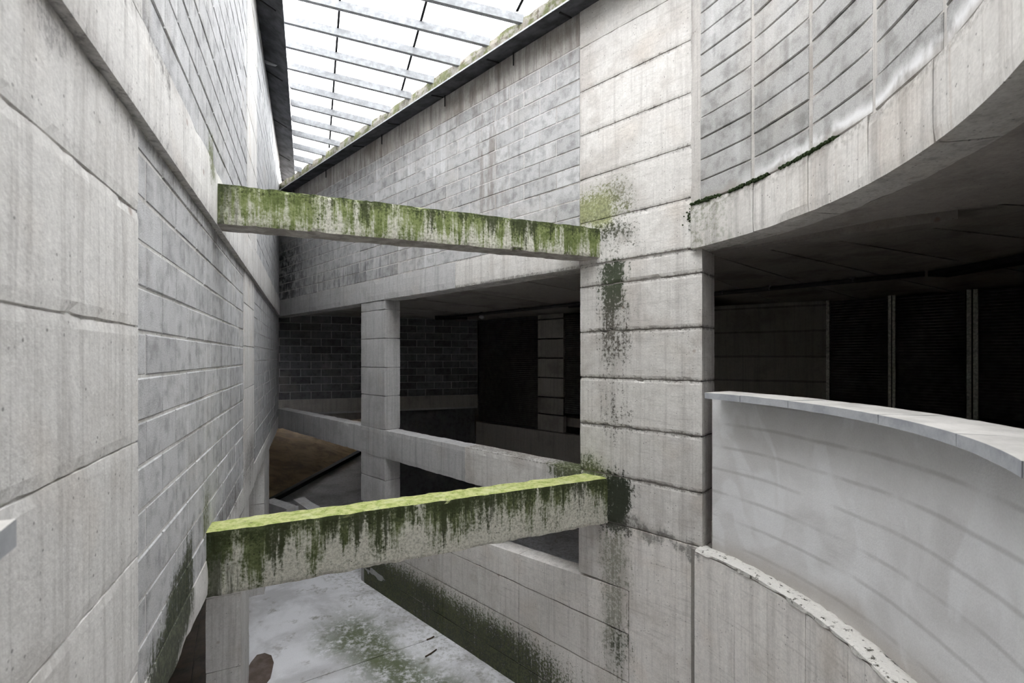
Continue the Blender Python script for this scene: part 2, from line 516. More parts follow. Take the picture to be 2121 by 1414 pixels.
# moss along the middle of the strip in front of the right wall
ow = 0.0 - ((c.x - RB.x) * RN.x + (c.y - RB.y) * RN.y)
dw = (c.x - RB.x) * RN.x + (c.y - RB.y) * RN.y + (n1 - 0.5) * 0.9
m = band(dw, 0.50, 1.25, 0.28) * band(c.s + (n3 - 0.5) * 1.5, 1.6, 5.2, 0.5) * sstep(n4 * 0.5 + n3 * 0.5, 0.39, 0.53)
col = mix(m * 0.9, col, (0.085, 0.11, 0.035))
m = band(dw, 0.25, 1.5, 0.3) * band(c.s, 2.0, 7.0, 0.8) * sstep(n3, 0.54, 0.70)
col = mix(m * 0.5, col, (0.14, 0.15, 0.075))
m = sstep(dw, 0.42, 0.18) * sstep(n4, 0.46, 0.62)
col = mix(m * 0.45, col, (0.20, 0.20, 0.15))
# brown dirt away from the skylight's drip zone
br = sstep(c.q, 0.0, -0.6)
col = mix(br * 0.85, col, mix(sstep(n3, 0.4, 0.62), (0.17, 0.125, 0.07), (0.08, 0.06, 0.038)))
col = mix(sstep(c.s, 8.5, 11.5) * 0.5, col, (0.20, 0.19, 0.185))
col = scale_col(col, 0.85 + n2 * 0.3)
rg = 0.55 + n1 * 0.5 - 0.1
MAT['floor'] = finish(c, col, rg, n2 * 0.5 + n4 * 0.4, 0.3, 0.006, 0.4)

c = start('brown_ramp')
n1 = noi(c.P, 1.4, 6, 0.65, 0.6); n2 = noi(c.P, 50.0, 3, 0.7)
col = mix(sstep(n1, 0.36, 0.66), (0.62, 0.46, 0.25), (0.32, 0.235, 0.135))
MAT['ramp'] = finish(c, scale_col(col, 0.8 + n2 * 0.4), 0.9, n2, 0.4, 0.01)

# puddle
c = start('brown_puddle')
n1 = noi(c.P, 6.0, 4, 0.6)
col = mix(sstep(n1, 0.35, 0.65), (0.10, 0.075, 0.06), (0.16, 0.125, 0.11))
MAT['puddle'] = finish(c, col, 0.12, n1, 0.02, 0.002, 0.5)

# translucent roofing
m = bpy.data.materials.new('translucent_roof_sheet'); m.use_nodes = True
CUR = NT(m); t = m.node_tree
for nd in list(t.nodes):
    t.nodes.remove(nd)
out = t.nodes.new('ShaderNodeOutputMaterial')
tl = t.nodes.new('ShaderNodeBsdfTranslucent'); tp = t.nodes.new('ShaderNodeBsdfTransparent'); mx = t.nodes.new('ShaderNodeMixShader')
tc = t.nodes.new('ShaderNodeNewGeometry')
nn = noi(E(tc.outputs['Position']), 3.0, 5, 0.6)
cc = mix(sstep(nn, 0.40, 0.70), (0.66, 0.67, 0.68), (0.48, 0.485, 0.485))
t.links.new(cc.s, tl.inputs[0])
tp.inputs[0].default_value = (0.70, 0.71, 0.72, 1)
mx.inputs[0].default_value = 0.45
t.links.new(tl.outputs[0], mx.inputs[1]); t.links.new(tp.outputs[0], mx.inputs[2]); t.links.new(mx.outputs[0], out.inputs[0])
MAT['sheet'] = m


# ------------------------------------------------------------------ object helpers
def obj_from(name, verts, faces, mat, parent=None, smooth=False, origin=None):
    """verts in world space; the object's origin goes to the base centre"""
    if origin is None:
        xs = [v[0] for v in verts]; ys = [v[1] for v in verts]; zs = [v[2] for v in verts]
        origin = Vector(((min(xs) + max(xs)) / 2, (min(ys) + max(ys)) / 2, min(zs)))
    me = bpy.data.meshes.new(name)
    me.from_pydata([tuple(Vector(v) - origin) for v in verts], [], faces)
    bm = bmesh.new(); bm.from_mesh(me)
    bmesh.ops.recalc_face_normals(bm, faces=bm.faces)
    bm.to_mesh(me); bm.free()
    if smooth:
        for p in me.polygons:
            p.use_smooth = True
    if mat is not None:
        me.materials.append(MAT[mat])
    o = bpy.data.objects.new(name, me)
    COL.objects.link(o)
    place(o, origin, parent)
    return o


def world_loc(o):
    p = Vector(o.location)
    while o.parent is not None:
        o = o.parent
        p = p + Vector(o.location)
    return p


def place(o, loc, parent):
    if parent is not None:
        o.parent = parent
        o.location = Vector(loc) - world_loc(parent)
    else:
        o.location = loc


def empty(name, loc):
    o = bpy.data.objects.new(name, None)
    o.empty_display_size = 0.2
    COL.objects.link(o)
    o.location = loc
    return o


def tag(o, label, cat, kind=None, group=None):
    o['label'] = label
    o['category'] = cat
    if kind:
        o['kind'] = kind
    if group:
        o['group'] = group
    return o


def box_data(F, u0, u1, o0, o1, z0, z1, nu=1, no=1, nz=1, rough=0.0, chip=0.0, seed=0.0, zf=None, freq=5.0):
    """box in a wall frame as one closed lattice surface; rough moves faces, chip wears edges.
    zf(u) -> (z0, z1) lets top and bottom slope."""
    ids, verts, faces = {}, [], []
    nrow = 1

    def vid(i, j, k):
        key = (i, j, k)
        if key in ids:
            return ids[key]
        u = u0 + (u1 - u0) * i / nu
        o = o0 + (o1 - o0) * j / no
        a, b = (z0, z1) if zf is None else zf(u)
        z = a + (b - a) * k / nz
        if rough or chip:
            w = F(u, o, z)
            q = Vector((w.x, w.y, w.z)) * freq + Vector((seed, seed * 1.7, seed * .3))
            ext = [(-1 if i == 0 else 1 if i == nu else 0), (-1 if j == 0 else 1 if j == no else 0), (-1 if k == 0 else 1 if k == nz else 0)]
            ne = sum(1 for e in ext if e)
            nv = noise.noise(q)
            d = rough * nv
            if ne >= 2 and chip:
                cn = noise.noise(q * 3.1) * 0.6 + noise.noise(q * 0.9) * 0.6
                d -= chip * (0.35 + max(0.0, cn) * 1.6) * (1.0 if (ext[1] and ext[2]) else 0.3)
            if ext[1]:
                o += ext[1] * d
            if ext[2]:
                z += ext[2] * d
        ids[key] = len(verts)
        verts.append(F(u, o, z))
        return ids[key]
    for i in range(nu):
        for j in range(no):
            faces.append((vid(i, j, 0), vid(i, j + 1, 0), vid(i + 1, j + 1, 0), vid(i + 1, j, 0)))
            faces.append((vid(i, j, nz), vid(i + 1, j, nz), vid(i + 1, j + 1, nz), vid(i, j + 1, nz)))
    for i in range(nu):
        for k in range(nz):
            faces.append((vid(i, 0, k), vid(i + 1, 0, k), vid(i + 1, 0, k + 1), vid(i, 0, k + 1)))
            faces.append((vid(i, no, k), vid(i, no, k + 1), vid(i + 1, no, k + 1), vid(i + 1, no, k)))
    for j in range(no):
        for k in range(nz):
            faces.append((vid(0, j, k), vid(0, j, k + 1), vid(0, j + 1, k + 1), vid(0, j + 1, k)))
            faces.append((vid(nu, j, k), vid(nu, j + 1, k), vid(nu, j + 1, k + 1), vid(nu, j, k + 1)))
    return verts, faces


def fbox(name, mat, F, u0, u1, o0, o1, z0, z1, parent=None, step=None, rough=0.0, chip=0.0, seed=0.0, zf=None, smooth=False, curved=False, freq=5.0):
    nu = no = nz = 1
    if step:
        nu = max(1, int(round(abs(u1 - u0) / step)))
        no = max(1, int(round(abs(o1 - o0) / step)))
        nz = max(1, int(round(abs(z1 - z0) / step)))
    if curved:
        nu = max(nu, int(round(abs(u1 - u0) / 0.10)), 1)
    v, f = box_data(F, u0, u1, o0, o1, z0, z1, nu, no, nz, rough, chip, seed, zf, freq)
    return obj_from(name, v, f, mat, parent, smooth)


_block_cache = {}


def block_mesh(L, H, D, mat, ch=0.006):
    """a block with a chamfered face: x along, -y out of the wall ... local origin at the lower face centre"""
    key = (round(L, 3), round(H, 3), round(D, 3), mat, ch)
    if key in _block_cache:
        return _block_cache[key]
    x, h = L / 2, H
    v = [(-x, -D, 0), (x, -D, 0), (x, -D, h), (-x, -D, h),
         (-x, -ch, 0), (x, -ch, 0), (x, -ch, h), (-x, -ch, h),
         (-x + ch, 0, ch), (x - ch, 0, ch), (x - ch, 0, h - ch), (-x + ch, 0, h - ch)]
    f = [(0, 1, 2, 3)[::-1], (0, 1, 5, 4), (1, 2, 6, 5), (2, 3, 7, 6), (3, 0, 4, 7),
         (4, 5, 9, 8), (5, 6, 10, 9), (6, 7, 11, 10), (7, 4, 8, 11), (8, 9, 10, 11)]
    me = bpy.data.meshes.new('block')
    me.from_pydata(v, [], f)
    bm = bmesh.new(); bm.from_mesh(me); bmesh.ops.recalc_face_normals(bm, faces=bm.faces); bm.to_mesh(me); bm.free()
    me.materials.append(MAT[mat])
    _block_cache[key] = me
    return me


def wall_piece(name, F, u0, u1, z0, z1, out, depth, mat, parent, ch=0.006, jit=0.0, gap=0.0, gap_u=None):
    """one block or panel laid into a wall frame (flat face, chamfered edges)"""
    um = (u0 + u1) / 2
    e = 0.01
    d = F(um + e, 0, 0) - F(um - e, 0, 0)
    nrm = F(um, 1, 0) - F(um, 0, 0)
    ang = math.atan2(nrm.y, nrm.x) - math.pi / 2
    chord = (F(u1, out, 0) - F(u0, out, 0)).length - (gap if gap_u is None else gap_u)
    me = block_mesh(round(chord, 2), round(z1 - z0 - gap, 3), depth, mat, ch)
    o = bpy.data.objects.new(name, me)
    COL.objects.link(o)
    pm = (F(u0, out, z0 + gap / 2) + F(u1, out, z0 + gap / 2)) / 2
    pm = pm + (nrm * (random.uniform(-jit, jit) if jit else 0))
    o.rotation_euler = (0, 0, ang)
    place(o, pm, parent)
    return o


def courses(F, u0, u1, z0, z1, ch, length, off0, out, mat, parent, gap=0.012, jit=0.003, bond=True, depth=0.05, limit_u=None, stuff=None, gap_u=None):
    """lay block courses between z0 and z1; blocks past limit_u go into one joined mesh"""
    k = 0
    z = z0
    while z < z1 - 0.02:
        zt = min(z + ch, z1)
        u = u0
        first = True
        while u < u1 - 0.03:
            nxt = u + length
            if first:
                nxt = u + (length * 0.5 if (k % 2 and bond) else length) + off0
                first = False
            nxt = min(nxt, u1)
            if u1 - nxt < 0.06:
                nxt = u1
            if stuff is not None and limit_u is not None and u > limit_u:
                v, f = box_data(F, u + gap / 2, nxt - gap / 2, out - depth, out + random.uniform(-jit, jit), z + gap / 2, zt - gap / 2)
                b = len(stuff[0])
                stuff[0].extend(v)
                stuff[1].extend([tuple(i + b for i in q) for q in f])
            else:
                wall_piece('block', F, u, nxt, z, zt, out, depth, mat, parent, 0.006, jit, gap, gap_u)
            u = nxt
        z = zt
        k += 1


# ------------------------------------------------------------------ the setting
# lower floor
floor = tag(obj_from('floor', [WF(x, y, z) for z in (-4.35, -4.07) for x, y in ((-16, -5), (11, -5), (11, 24), (-16, 24))],
                     [(0, 1, 2, 3), (4, 5, 6, 7), (0, 1, 5, 4), (1, 2, 6, 5), (2, 3, 7, 6), (3, 0, 4, 7)], 'core'),
            'stained concrete floor at the bottom of the light well', 'floor', 'structure')
FD = Vector((0.854, 0.52)); FN = Vector((-0.52, 0.854)); FO = Vector((-2.6, 5.68))


def FF(u, o, z):
    p = FO + u * FD + o * FN
    return Vector((p.x, p.y, z + EYE))


for iu, (a, b) in enumerate(((-14, -6.0), (-6.0, -1.2), (-1.2, 3.6), (3.6, 12))):
    for io, (c0, c1) in enumerate(((-9, -3.2), (-3.2, 0.0), (0.0, 3.3), (3.3, 7.0), (7.0, 16))):
        fbox('floor_slab', 'floor', FF, a + .006, b - .006, c0 + .006, c1 - .006, -4.07, -4.05, floor)

# ---- slabs with the well cut out
def well_outline(grow, a_step=0.25):
    pts = []
    for s in (S_END + 0.0, 0.15):
        pts.append(RF(s, -grow, 0))
    a = 0.0
    while a < 5.6:
        pts.append(CF(a, -grow, 0)); a += a_step
    pts.append(LF(-0.1, -grow, 0))
    pts.append(LF(U_END, -grow, 0))
    return [(p.x, p.y) for p in pts]


def holed_slab(name, mat, outer, inner, z0, z1, parent=None):
    bm = bmesh.new()
    loops = []
    for loop in (outer, inner):
        vs = [bm.verts.new((x, y, z0 + EYE)) for x, y in loop]
        es = [bm.edges.new((vs[i], vs[(i + 1) % len(vs)])) for i in range(len(vs))]
        loops.append(es)
    bmesh.ops.triangle_fill(bm, use_beauty=True, edges=[e for l in loops for e in l])
    geom = bmesh.ops.extrude_face_region(bm, geom=list(bm.faces))
    for v in [g for g in geom['geom'] if isinstance(g, bmesh.types.BMVert)]:
        v.co.z += z1 - z0
    bmesh.ops.recalc_face_normals(bm, faces=bm.faces)
    vs = [v.co.copy() for v in bm.verts]
    bm.verts.index_update()
    fs = [tuple(v.index for v in f.verts) for f in bm.faces]
    bm.free()
    return obj_from(name, vs, fs, mat, parent)


OUT = [(-16, -5), (11, -5), (11, 24), (-16, 24)]
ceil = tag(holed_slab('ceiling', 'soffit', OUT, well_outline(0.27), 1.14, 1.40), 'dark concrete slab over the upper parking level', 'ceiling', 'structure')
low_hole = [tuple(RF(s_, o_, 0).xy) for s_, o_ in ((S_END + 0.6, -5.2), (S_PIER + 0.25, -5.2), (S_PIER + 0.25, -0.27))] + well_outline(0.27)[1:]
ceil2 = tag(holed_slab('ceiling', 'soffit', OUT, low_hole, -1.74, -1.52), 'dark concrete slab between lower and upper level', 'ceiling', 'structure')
# radial precast panels of the ceiling behind the round opening
for i in range(9):
    a0, a1 = math.radians(-16 + 8 * i), math.radians(-8 + 8 * i)
    r0, r1 = 3.3, 9.4
    g = 0.012
    pts = []
    for z in (1.118, 1.14):
        for a, r, sg in ((a0, r0, 1), (a1, r0, -1), (a1, r1, -1), (a0, r1, 1)):
            aa = a + sg * g / r
            pts.append(WF(CC.x + r * math.cos(aa), CC.y + r * math.sin(aa), z))
    obj_from('ceiling_panel', pts, [(0, 1, 2, 3), (4, 5, 6, 7), (0, 1, 5, 4), (1, 2, 6, 5), (2, 3, 7, 6), (3, 0, 4, 7)], 'soffit', ceil)
for i in range(6):
    s0 = S_PIER + 0.1 + i * 1.45
    fbox('ceiling_panel', 'soffit', RF, s0 + .01, s0 + 1.44, -7.5, -0.32, 1.118, 1.14, ceil)

# outer shell of the parking levels
wf = tag(fbox('wall_far', 'dark', WF, -16, 11, 23.8, 24.0, -1.74, 1.4), 'far dark end wall of the parking level with an unseen added opening that lights the ramp', 'wall', 'structure')  # the gap in this wall is out of view, added so daylight reaches the ramp
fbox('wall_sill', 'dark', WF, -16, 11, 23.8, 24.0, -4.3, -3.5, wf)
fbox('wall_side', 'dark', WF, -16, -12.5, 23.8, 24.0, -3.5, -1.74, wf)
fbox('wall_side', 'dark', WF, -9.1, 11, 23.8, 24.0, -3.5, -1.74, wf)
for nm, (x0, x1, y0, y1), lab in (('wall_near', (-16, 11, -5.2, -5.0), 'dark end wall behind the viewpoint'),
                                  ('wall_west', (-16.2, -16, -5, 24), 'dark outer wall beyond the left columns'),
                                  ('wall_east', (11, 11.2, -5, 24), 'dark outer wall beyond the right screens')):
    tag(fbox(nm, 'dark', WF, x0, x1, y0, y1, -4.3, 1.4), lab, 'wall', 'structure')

# ---- left wall
wl = tag(fbox('wall_left', 'mortar', LF, -0.6, U_END + 0.3, -0.26, -0.005, -1.69, 4.76), 'tall board-marked concrete and block wall along the left side', 'wall', 'structure')
# near concrete pier: four-and-a-bit lifts of formwork
zj = [-1.71, -1.337, -0.847, -0.357, 0.132, 0.621, 1.0]
for a, b in zip(zj[:-1], zj[1:]):
    fbox('concrete_panel', 'left', LF, -0.4, U_PANEL, -0.10, 0.006, a + 0.002, b - 0.002, wl, step=0.04, rough=0.002, chip=0.006, seed=a, freq=9.0)
# ring beam, three cast lengths, proud of the infill
for a, b in ((-0.4, U_COL0 + 0.45), (U_COL0 + 0.46, U_END + 0.1)):
    fbox('ring_beam', 'left', LF, a, b, -0.10, 0.042, 1.0, 1.41, wl, step=0.1, rough=0.004, chip=0.008, seed=a)
# upper panels and column strips
zz = [1.415, 1.9, 2.39, 2.88, 3.37, 3.86, 4.35, 4.76]
for a, b in zip(zz[:-1], zz[1:]):
    fbox('concrete_panel', 'left', LF, -0.4, U_PANEL - 0.05, -0.10, 0.034, a + .004, b - .004, wl, step=0.15, rough=0.003, chip=0.004, seed=a)
    fbox('concrete_panel', 'left', LF, U_COL0 + 0.05, U_COL1 + 0.1, -0.10, 0.034, a + .004, b - .004, wl, step=0.15, rough=0.003, chip=0.004, seed=a + 3)
for a, b in zip(zj[:-1], zj[1:]):
    fbox('concrete_panel', 'left', LF, U_COL0, U_COL1, -0.10, 0.010, a + .004, b - .004, wl, step=0.12, rough=0.003, chip=0.004, seed=a + 5)
# lower edge beam
fbox('edge_beam', 'left', LF, U_PANEL + 0.005, U_COL0 - 0.005, -0.10, 0.006, -1.71, -1.46, wl, step=0.08, rough=0.004, chip=0.012, seed=2)
fbox('edge_beam', 'left', LF, U_COL1 + 0.03, U_END, -0.10, 0.010, -1.70, -1.42, wl, step=0.1, rough=0.004, chip=0.012, seed=4)
# block infill
far = ([], [])
courses(LF, U_PANEL, U_COL0, -1.46, 1.0, 0.1965, 0.5, -0.12, 0.0, 'block_l', wl)
courses(LF, U_COL1, U_END, -1.42, 1.0, 0.1965, 0.5, 0.0, 0.0, 'block_l', wl, limit_u=U_COL1 - 1, stuff=far)
courses(LF, U_PANEL - 0.05, U_COL0 + 0.05, 1.41, 4.76, 0.1965, 0.5, 0.1, 0.028, 'block_l', wl)
courses(LF, U_COL1 + 0.1, U_END, 1.41, 4.76, 0.1965, 0.5, 0.0, 0.028, 'block_l', wl, limit_u=U_COL1 - 1, stuff=far)
fb = obj_from('block_infill', far[0], far[1], 'block_l', wl)
fb['kind'] = 'stuff'
fbox('end_wall', 'left', LF, U_END + 0.3, 14.8, -0.26, -0.005, 3.3, 4.76, wl)

# ---- right wall: blocks above the fascia beam
wr = tag(fbox('wall_right', 'mortar_r', RF, 0.1, S_END + 0.3, -0.26, -0.005, 0.98, 3.82), 'tall block wall over the parking opening, below the sloping gutter', 'wall', 'structure')
courses(RF, S_PIER, S_END, 1.36, 3.42, 0.189, 0.5, 0.08, 0.0, 'block_r', wr, gap=0.010, jit=0.004)
for i in range(5):
    a = S_PIER + i * 1.76
    fbox('top_beam', 'topbeam', RF, a + .004, min(a + 1.75, S_END), -0.12, 0.004, 3.425, 3.82, wr, step=0.12, rough=0.004, chip=0.008, seed=i)
for a, b in ((S_PIER + .004, 3.4), (3.405, S_COL0), (S_COL0 + .005, S_COL1), (S_COL1 + .005, 8.3), (8.305, S_END)):
    fbox('fascia_beam', 'grey' if a > 3 else 'right', RF, a, b, -0.26, 0.012, 0.98, 1.355, wr, step=0.09, rough=0.004, chip=0.010, seed=a)
for a, b in zip((1.0, 1.46, 1.94, 2.42, 2.90, 3.38), (1.46, 1.94, 2.42, 2.90, 3.38, 3.82)):
    fbox('concrete_panel', 'right', RF, -0.02, S_PIER - .004, -0.22, 0.012, a + .001, b - .001, wr, step=0.05, rough=0.003, chip=0.007, seed=a, freq=9.0)

# ---- pier between the two openings
pr = tag(empty('concrete_pier', RF(S_PIER / 2, -0.17, -1.72)), 'wide board-marked concrete pier with black moss drips between the green beams', 'pier')
zp = [-1.715, -1.225, -0.715, -0.215, 0.275, 0.765, 0.995]
for a, b in zip(zp[:-1], zp[1:]):
    fbox('concrete_panel', 'right', RF, -0.03, S_PIER, -0.31, 0.0, a + .002, b - .002, pr, step=0.035, rough=0.004, chip=0.011, seed=a, freq=9.0)
fbox('pier_core', 'core', RF, -0.015, S_PIER - 0.015, -0.30, -0.012, -1.72, 1.0, pr)

# ---- lower wall under the parapet, sloping top
wlo = tag(fbox('wall_lower', 'core', RF, -0.02, S_COL1 - 0.1, -0.24, -0.012, -4.06, -2.35, zf=lambda s: (-4.06, -2.35 - 0.045 * s)), 'damp board-marked wall with a mossy foot under the lower beam', 'wall', 'structure')
sx = [0.70, 2.2, 3.7, 5.2, S_COL1 - 0.1]
zl = [-4.06, -3.78, -3.29, -2.80, -2.30]
for a, b in zip(sx[:-1], sx[1:]):
    for k, (c0, c1) in enumerate(zip(zl[:-1], zl[1:])):
        if k == 3:
            zf = (lambda s, c0=c0: (c0 + .004, -2.33 - 0.045 * s))
            fbox('concrete_panel', 'right_low', RF, a + .003, b - .003, -0.24, 0.0, c0, c1, wlo, step=0.08, rough=0.003, chip=0.006, seed=a + k, zf=zf)
        else:
            fbox('concrete_panel', 'right_low', RF, a + .003, b - .003, -0.10, 0.0, c0 + .004, c1 - .004, wlo, step=0.10, rough=0.003, chip=0.005, seed=a + k)
fbox('concrete_panel', 'right_low', RF, S_PIER - .6, S_PIER + 0.02, -0.26, -0.001, -2.36, -1.72, wlo, step=0.08, rough=0.003, chip=0.006, seed=9)
fbox('concrete_panel', 'right_low', RF, -0.02, 0.694, -0.24, 0.004, -4.06, -1.72, wlo, step=0.08, rough=0.003, chip=0.006, seed=11)

# ---- round wall above: fascia and stacked blocks
wc = tag(fbox('wall_round', 'mortar_c', CF, -0.12, 5.75, -0.26, -0.034, 1.0, 4.3, curved=True), 'curved block wall with white salt marks above the dark opening on the right', 'wall', 'structure')
ang = [-0.10, 0.52, 1.02, 1.52, 2.02, 2.52, 3.1, 3.7, 4.3, 4.9, 5.7]
for a, b in zip(ang[:-1], ang[1:]):
    fbox('fascia_panel', 'fascia', CF, a + .002, b - .002, -0.26, 0.0, 0.98, 1.375, wc, step=0.07, rough=0.004, chip=0.010, seed=a, curved=True)
courses(CF, -0.03, 3.0, 1.385, 4.3, 0.187, 0.52, 0.0, -0.030, 'block_c', wc, gap=0.009, jit=0.005, bond=False, depth=0.06, gap_u=0.026)
courses(CF, 3.0, 5.7, 1.385, 4.3, 0.187 * 2, 0.9, 0.0, -0.030, 'block_c', wc, gap=0.014, jit=0.005, bond=False, depth=0.06)

# ---- soffit beam behind the fascia
inner = [(1.90, 4.30), (2.67, 3.22), (3.26, 2.86), (4.3, 2.2), (4.6, 0.0), (3.2, -2.0)]
outer = [CF(a, -0.26, 0) for a in (-0.10, 0.25, 0.6, 1.0, 1.4, 1.9, 2.4, 3.0, 3.6)]
poly = [(p.x, p.y) for p in outer] + inner[::-1]
n = len(poly)
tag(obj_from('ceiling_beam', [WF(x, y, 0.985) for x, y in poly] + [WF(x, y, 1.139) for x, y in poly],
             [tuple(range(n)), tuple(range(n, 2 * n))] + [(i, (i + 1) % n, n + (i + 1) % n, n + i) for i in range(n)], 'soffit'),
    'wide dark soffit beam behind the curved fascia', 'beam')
# slim straight beam behind it
fbox_n = Vector((0.80, -0.60))
tag(obj_from('ceiling_beam', [WF(x, y, z) for z in (1.04, 1.117) for x, y in ((1.99, 4.52), (3.35, 3.42), (3.50, 3.58), (2.13, 4.72))],
             [(0, 1, 2, 3), (4, 5, 6, 7), (0, 1, 5, 4), (1, 2, 6, 5), (2, 3, 7, 6), (3, 0, 4, 7)], 'soffit'),
    'slim straight ceiling beam running from the pier into the dark', 'beam')

# ---- lower round wall with its ledge
wcl = tag(fbox('wall_round_lower', 'core', CF, -0.10, 5.7, -0.27, -0.012, -4.06, -1.73, curved=True), 'curved lower wall of upright board-marked panels below the plastered parapet', 'wall', 'structure')
aj = [-0.06, 0.34, 0.66, 1.0, 1.36, 1.74, 2.12, 2.5, 3.0, 3.6, 4.3, 5.0, 5.6]
for a, b in zip(aj[:-1], aj[1:]):
    fbox('concrete_panel', 'right_low', CF, a + .002, b - .002, -0.10, random.uniform(-0.001, 0.003), -4.06, -1.745, wcl, step=0.12, rough=0.003, chip=0.004, seed=a, curved=True)
fbox('ledge', 'ledge', CF, -0.05, 3.6, -0.15, 0.012, -1.745, -1.708, wcl, step=0.03, rough=0.014, chip=0.016, seed=1, curved=True, freq=9.0)

# ---- plastered parapet with coping
pp = tag(empty('curved_parapet', CF(1.2, -0.2, -1.71)), 'plastered curved parapet with grey stone coping on the right', 'parapet')
fbox('plaster_wall', 'plaster', CF, 0.02, 3.18, -0.25, -0.14, -1.72, -0.352, pp, step=0.12, curved=True, smooth=False)
cj = [0.10, 0.46, 0.92, 1.08, 1.72, 2.36, 2.92, 3.2]
for a, b in zip(cj[:-1], cj[1:]):
    fbox('coping_slab', 'coping', CF, a + .002, b - .002, -0.26, 0.07 + random.uniform(-.003, .003), -0.354, -0.30 + random.uniform(-.0015, .0015), pp, step=0.06, rough=0.001, chip=0.003, seed=a, curved=True)

# near stub of the same parapet against the left wall
a0 = Vector((-0.926, 0.852)); ad = Vector((0.54, -0.84)).normalized(); an = Vector((-ad.y, ad.x))


def SF(u, o, z):
    p = a0 + u * ad + o * an
    return Vector((p.x, p.y, z + EYE))


st = tag(empty('parapet_stub', SF(0.4, -0.15, -1.6)), 'pale coping end of a parapet stub against the left wall', 'parapet')
fbox('coping_slab', 'coping', SF, 0.0, 0.9, -0.155, 0.0, -0.354, -0.30, st, step=0.06, rough=0.001, chip=0.003, seed=8)
fbox('plaster_wall', 'plaster', SF, 0.05, 0.9, -0.15, -0.03, -1.51, -0.352, st)

# ---- back walls of the upper parking level
P0, P1 = Vector((-5.95, 11.75)), Vector((-1.02, 13.5))
bd = (P1 - P0).normalized(); bn = Vector((bd.y, -bd.x))


def BF(u, o, z):
    p = P0 + u * bd + o * bn
    return Vector((p.x, p.y, z + EYE))


BL = (P1 - P0).length
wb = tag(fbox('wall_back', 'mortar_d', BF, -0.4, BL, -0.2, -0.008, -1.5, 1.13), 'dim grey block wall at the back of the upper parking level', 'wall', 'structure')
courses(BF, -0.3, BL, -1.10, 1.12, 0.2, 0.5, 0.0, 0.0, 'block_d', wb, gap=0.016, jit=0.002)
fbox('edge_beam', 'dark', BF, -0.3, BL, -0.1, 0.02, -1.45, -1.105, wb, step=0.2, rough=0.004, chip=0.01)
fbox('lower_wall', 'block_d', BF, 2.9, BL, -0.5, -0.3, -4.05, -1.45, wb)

# screen wall further round: louvres, board-marked pier, louvres
Q0, Q1 = Vector((-1.02, 13.5)), Vector((2.6, 10.2))
qd = (Q1 - Q0).normalized(); qn = Vector((qd.y, -qd.x))


def QF(u, o, z):
    p = Q0 + u * qd + o * qn
    return Vector((p.x, p.y, z + EYE))


QL = (Q1 - Q0).length
wq = tag(fbox('wall_back_low', 'dark', QF, 0.0, QL, -0.1, 0.06, -1.5, -1.95 + 0.05, zf=lambda u: (-4.05, -1.90)), 'low dim concrete sill wall under the louvre screens', 'wall', 'structure')


def louvre(name, F, u0, u1, z0, z1, label, group):
    t = tag(empty(name, F((u0 + u1) / 2, 0, z0)), label, 'louvre', group=group)
    fbox('back_panel', 'black', F, u0, u1, -0.08, -0.05, z0, z1, t)
    vs, fs = [], []
    z = z0 + 0.02
    while z < z1 - 0.04:
        b = len(vs)
        for u in (u0, u1):
            vs += [F(u, 0.0, z), F(u, -0.045, z + 0.038), F(u, -0.045, z + 0.046), F(u, 0.0, z + 0.008)]
        fs += [(b, b + 1, b + 5, b + 4), (b + 1, b + 2, b + 6, b + 5), (b + 2, b + 3, b + 7, b + 6), (b + 3, b, b + 4, b + 7), (b, b + 1, b + 2, b + 3), (b + 4, b + 5, b + 6, b + 7)]
        z += 0.052
    s = obj_from('slats', vs, fs, 'louvre', t)
    s['kind'] = 'stuff'
    return t


GL = 'dark louvre screens at the back of the parking level'
louvre('louvre_screen', QF, 0.03, 2.30, -1.88, 1.10, 'black louvre screen beside the dim block wall', GL)
bp = tag(empty('concrete_pier', QF(2.75, 0, -1.9)), 'dim board-marked pier between two black louvre screens', 'pier')
zb = [-1.9, -1.46, -1.02, -0.52, -0.02, 0.48, 0.98, 1.12]
for a, b in zip(zb[:-1], zb[1:]):
    fbox('concrete_panel', 'dark', QF, 2.32, 3.14, -0.1, 0.03, a + .012, b - .012, bp, step=0.2, rough=0.004, chip=0.01, seed=a)
louvre('louvre_screen', QF, 3.16, QL, -1.40, 1.10, 'black louvre screen half hidden behind the wide mossy pier', GL)
# right-hand back wall with board marks, then louvres between pale posts
T0, T1 = Vector((3.3, 10.55)), Vector((6.15, 8.9))
td = (T1 - T0).normalized(); tn_ = Vector((td.y, -td.x))


def TF(u, o, z):
    p = T0 + u * td + o * tn_
    return Vector((p.x, p.y, z + EYE))


TL = (T1 - T0).length
wt = tag(fbox('wall_back_right', 'core', TF, -0.8, TL, -0.2, -0.015, -1.5, 1.13), 'dim wall of wide horizontal board-marked courses behind the coping', 'wall', 'structure')
zt = [-1.5, -1.0, -0.48, 0.02, 0.53, 1.03, 1.13]
for a, b in zip(zt[:-1], zt[1:]):
    fbox('concrete_panel', 'dark', TF, -0.8, TL, -0.1, 0.0, a + .014, b - .014, wt, step=0.2, rough=0.006, chip=0.012, seed=a)
V0, V1 = Vector((6.15, 8.9)), Vector((7.5, 7.47))
vd = (V1 - V0).normalized(); vn = Vector((vd.y, -vd.x))


def VF(u, o, z):
    p = V0 + u * vd + o * vn
    return Vector((p.x, p.y, z + EYE))


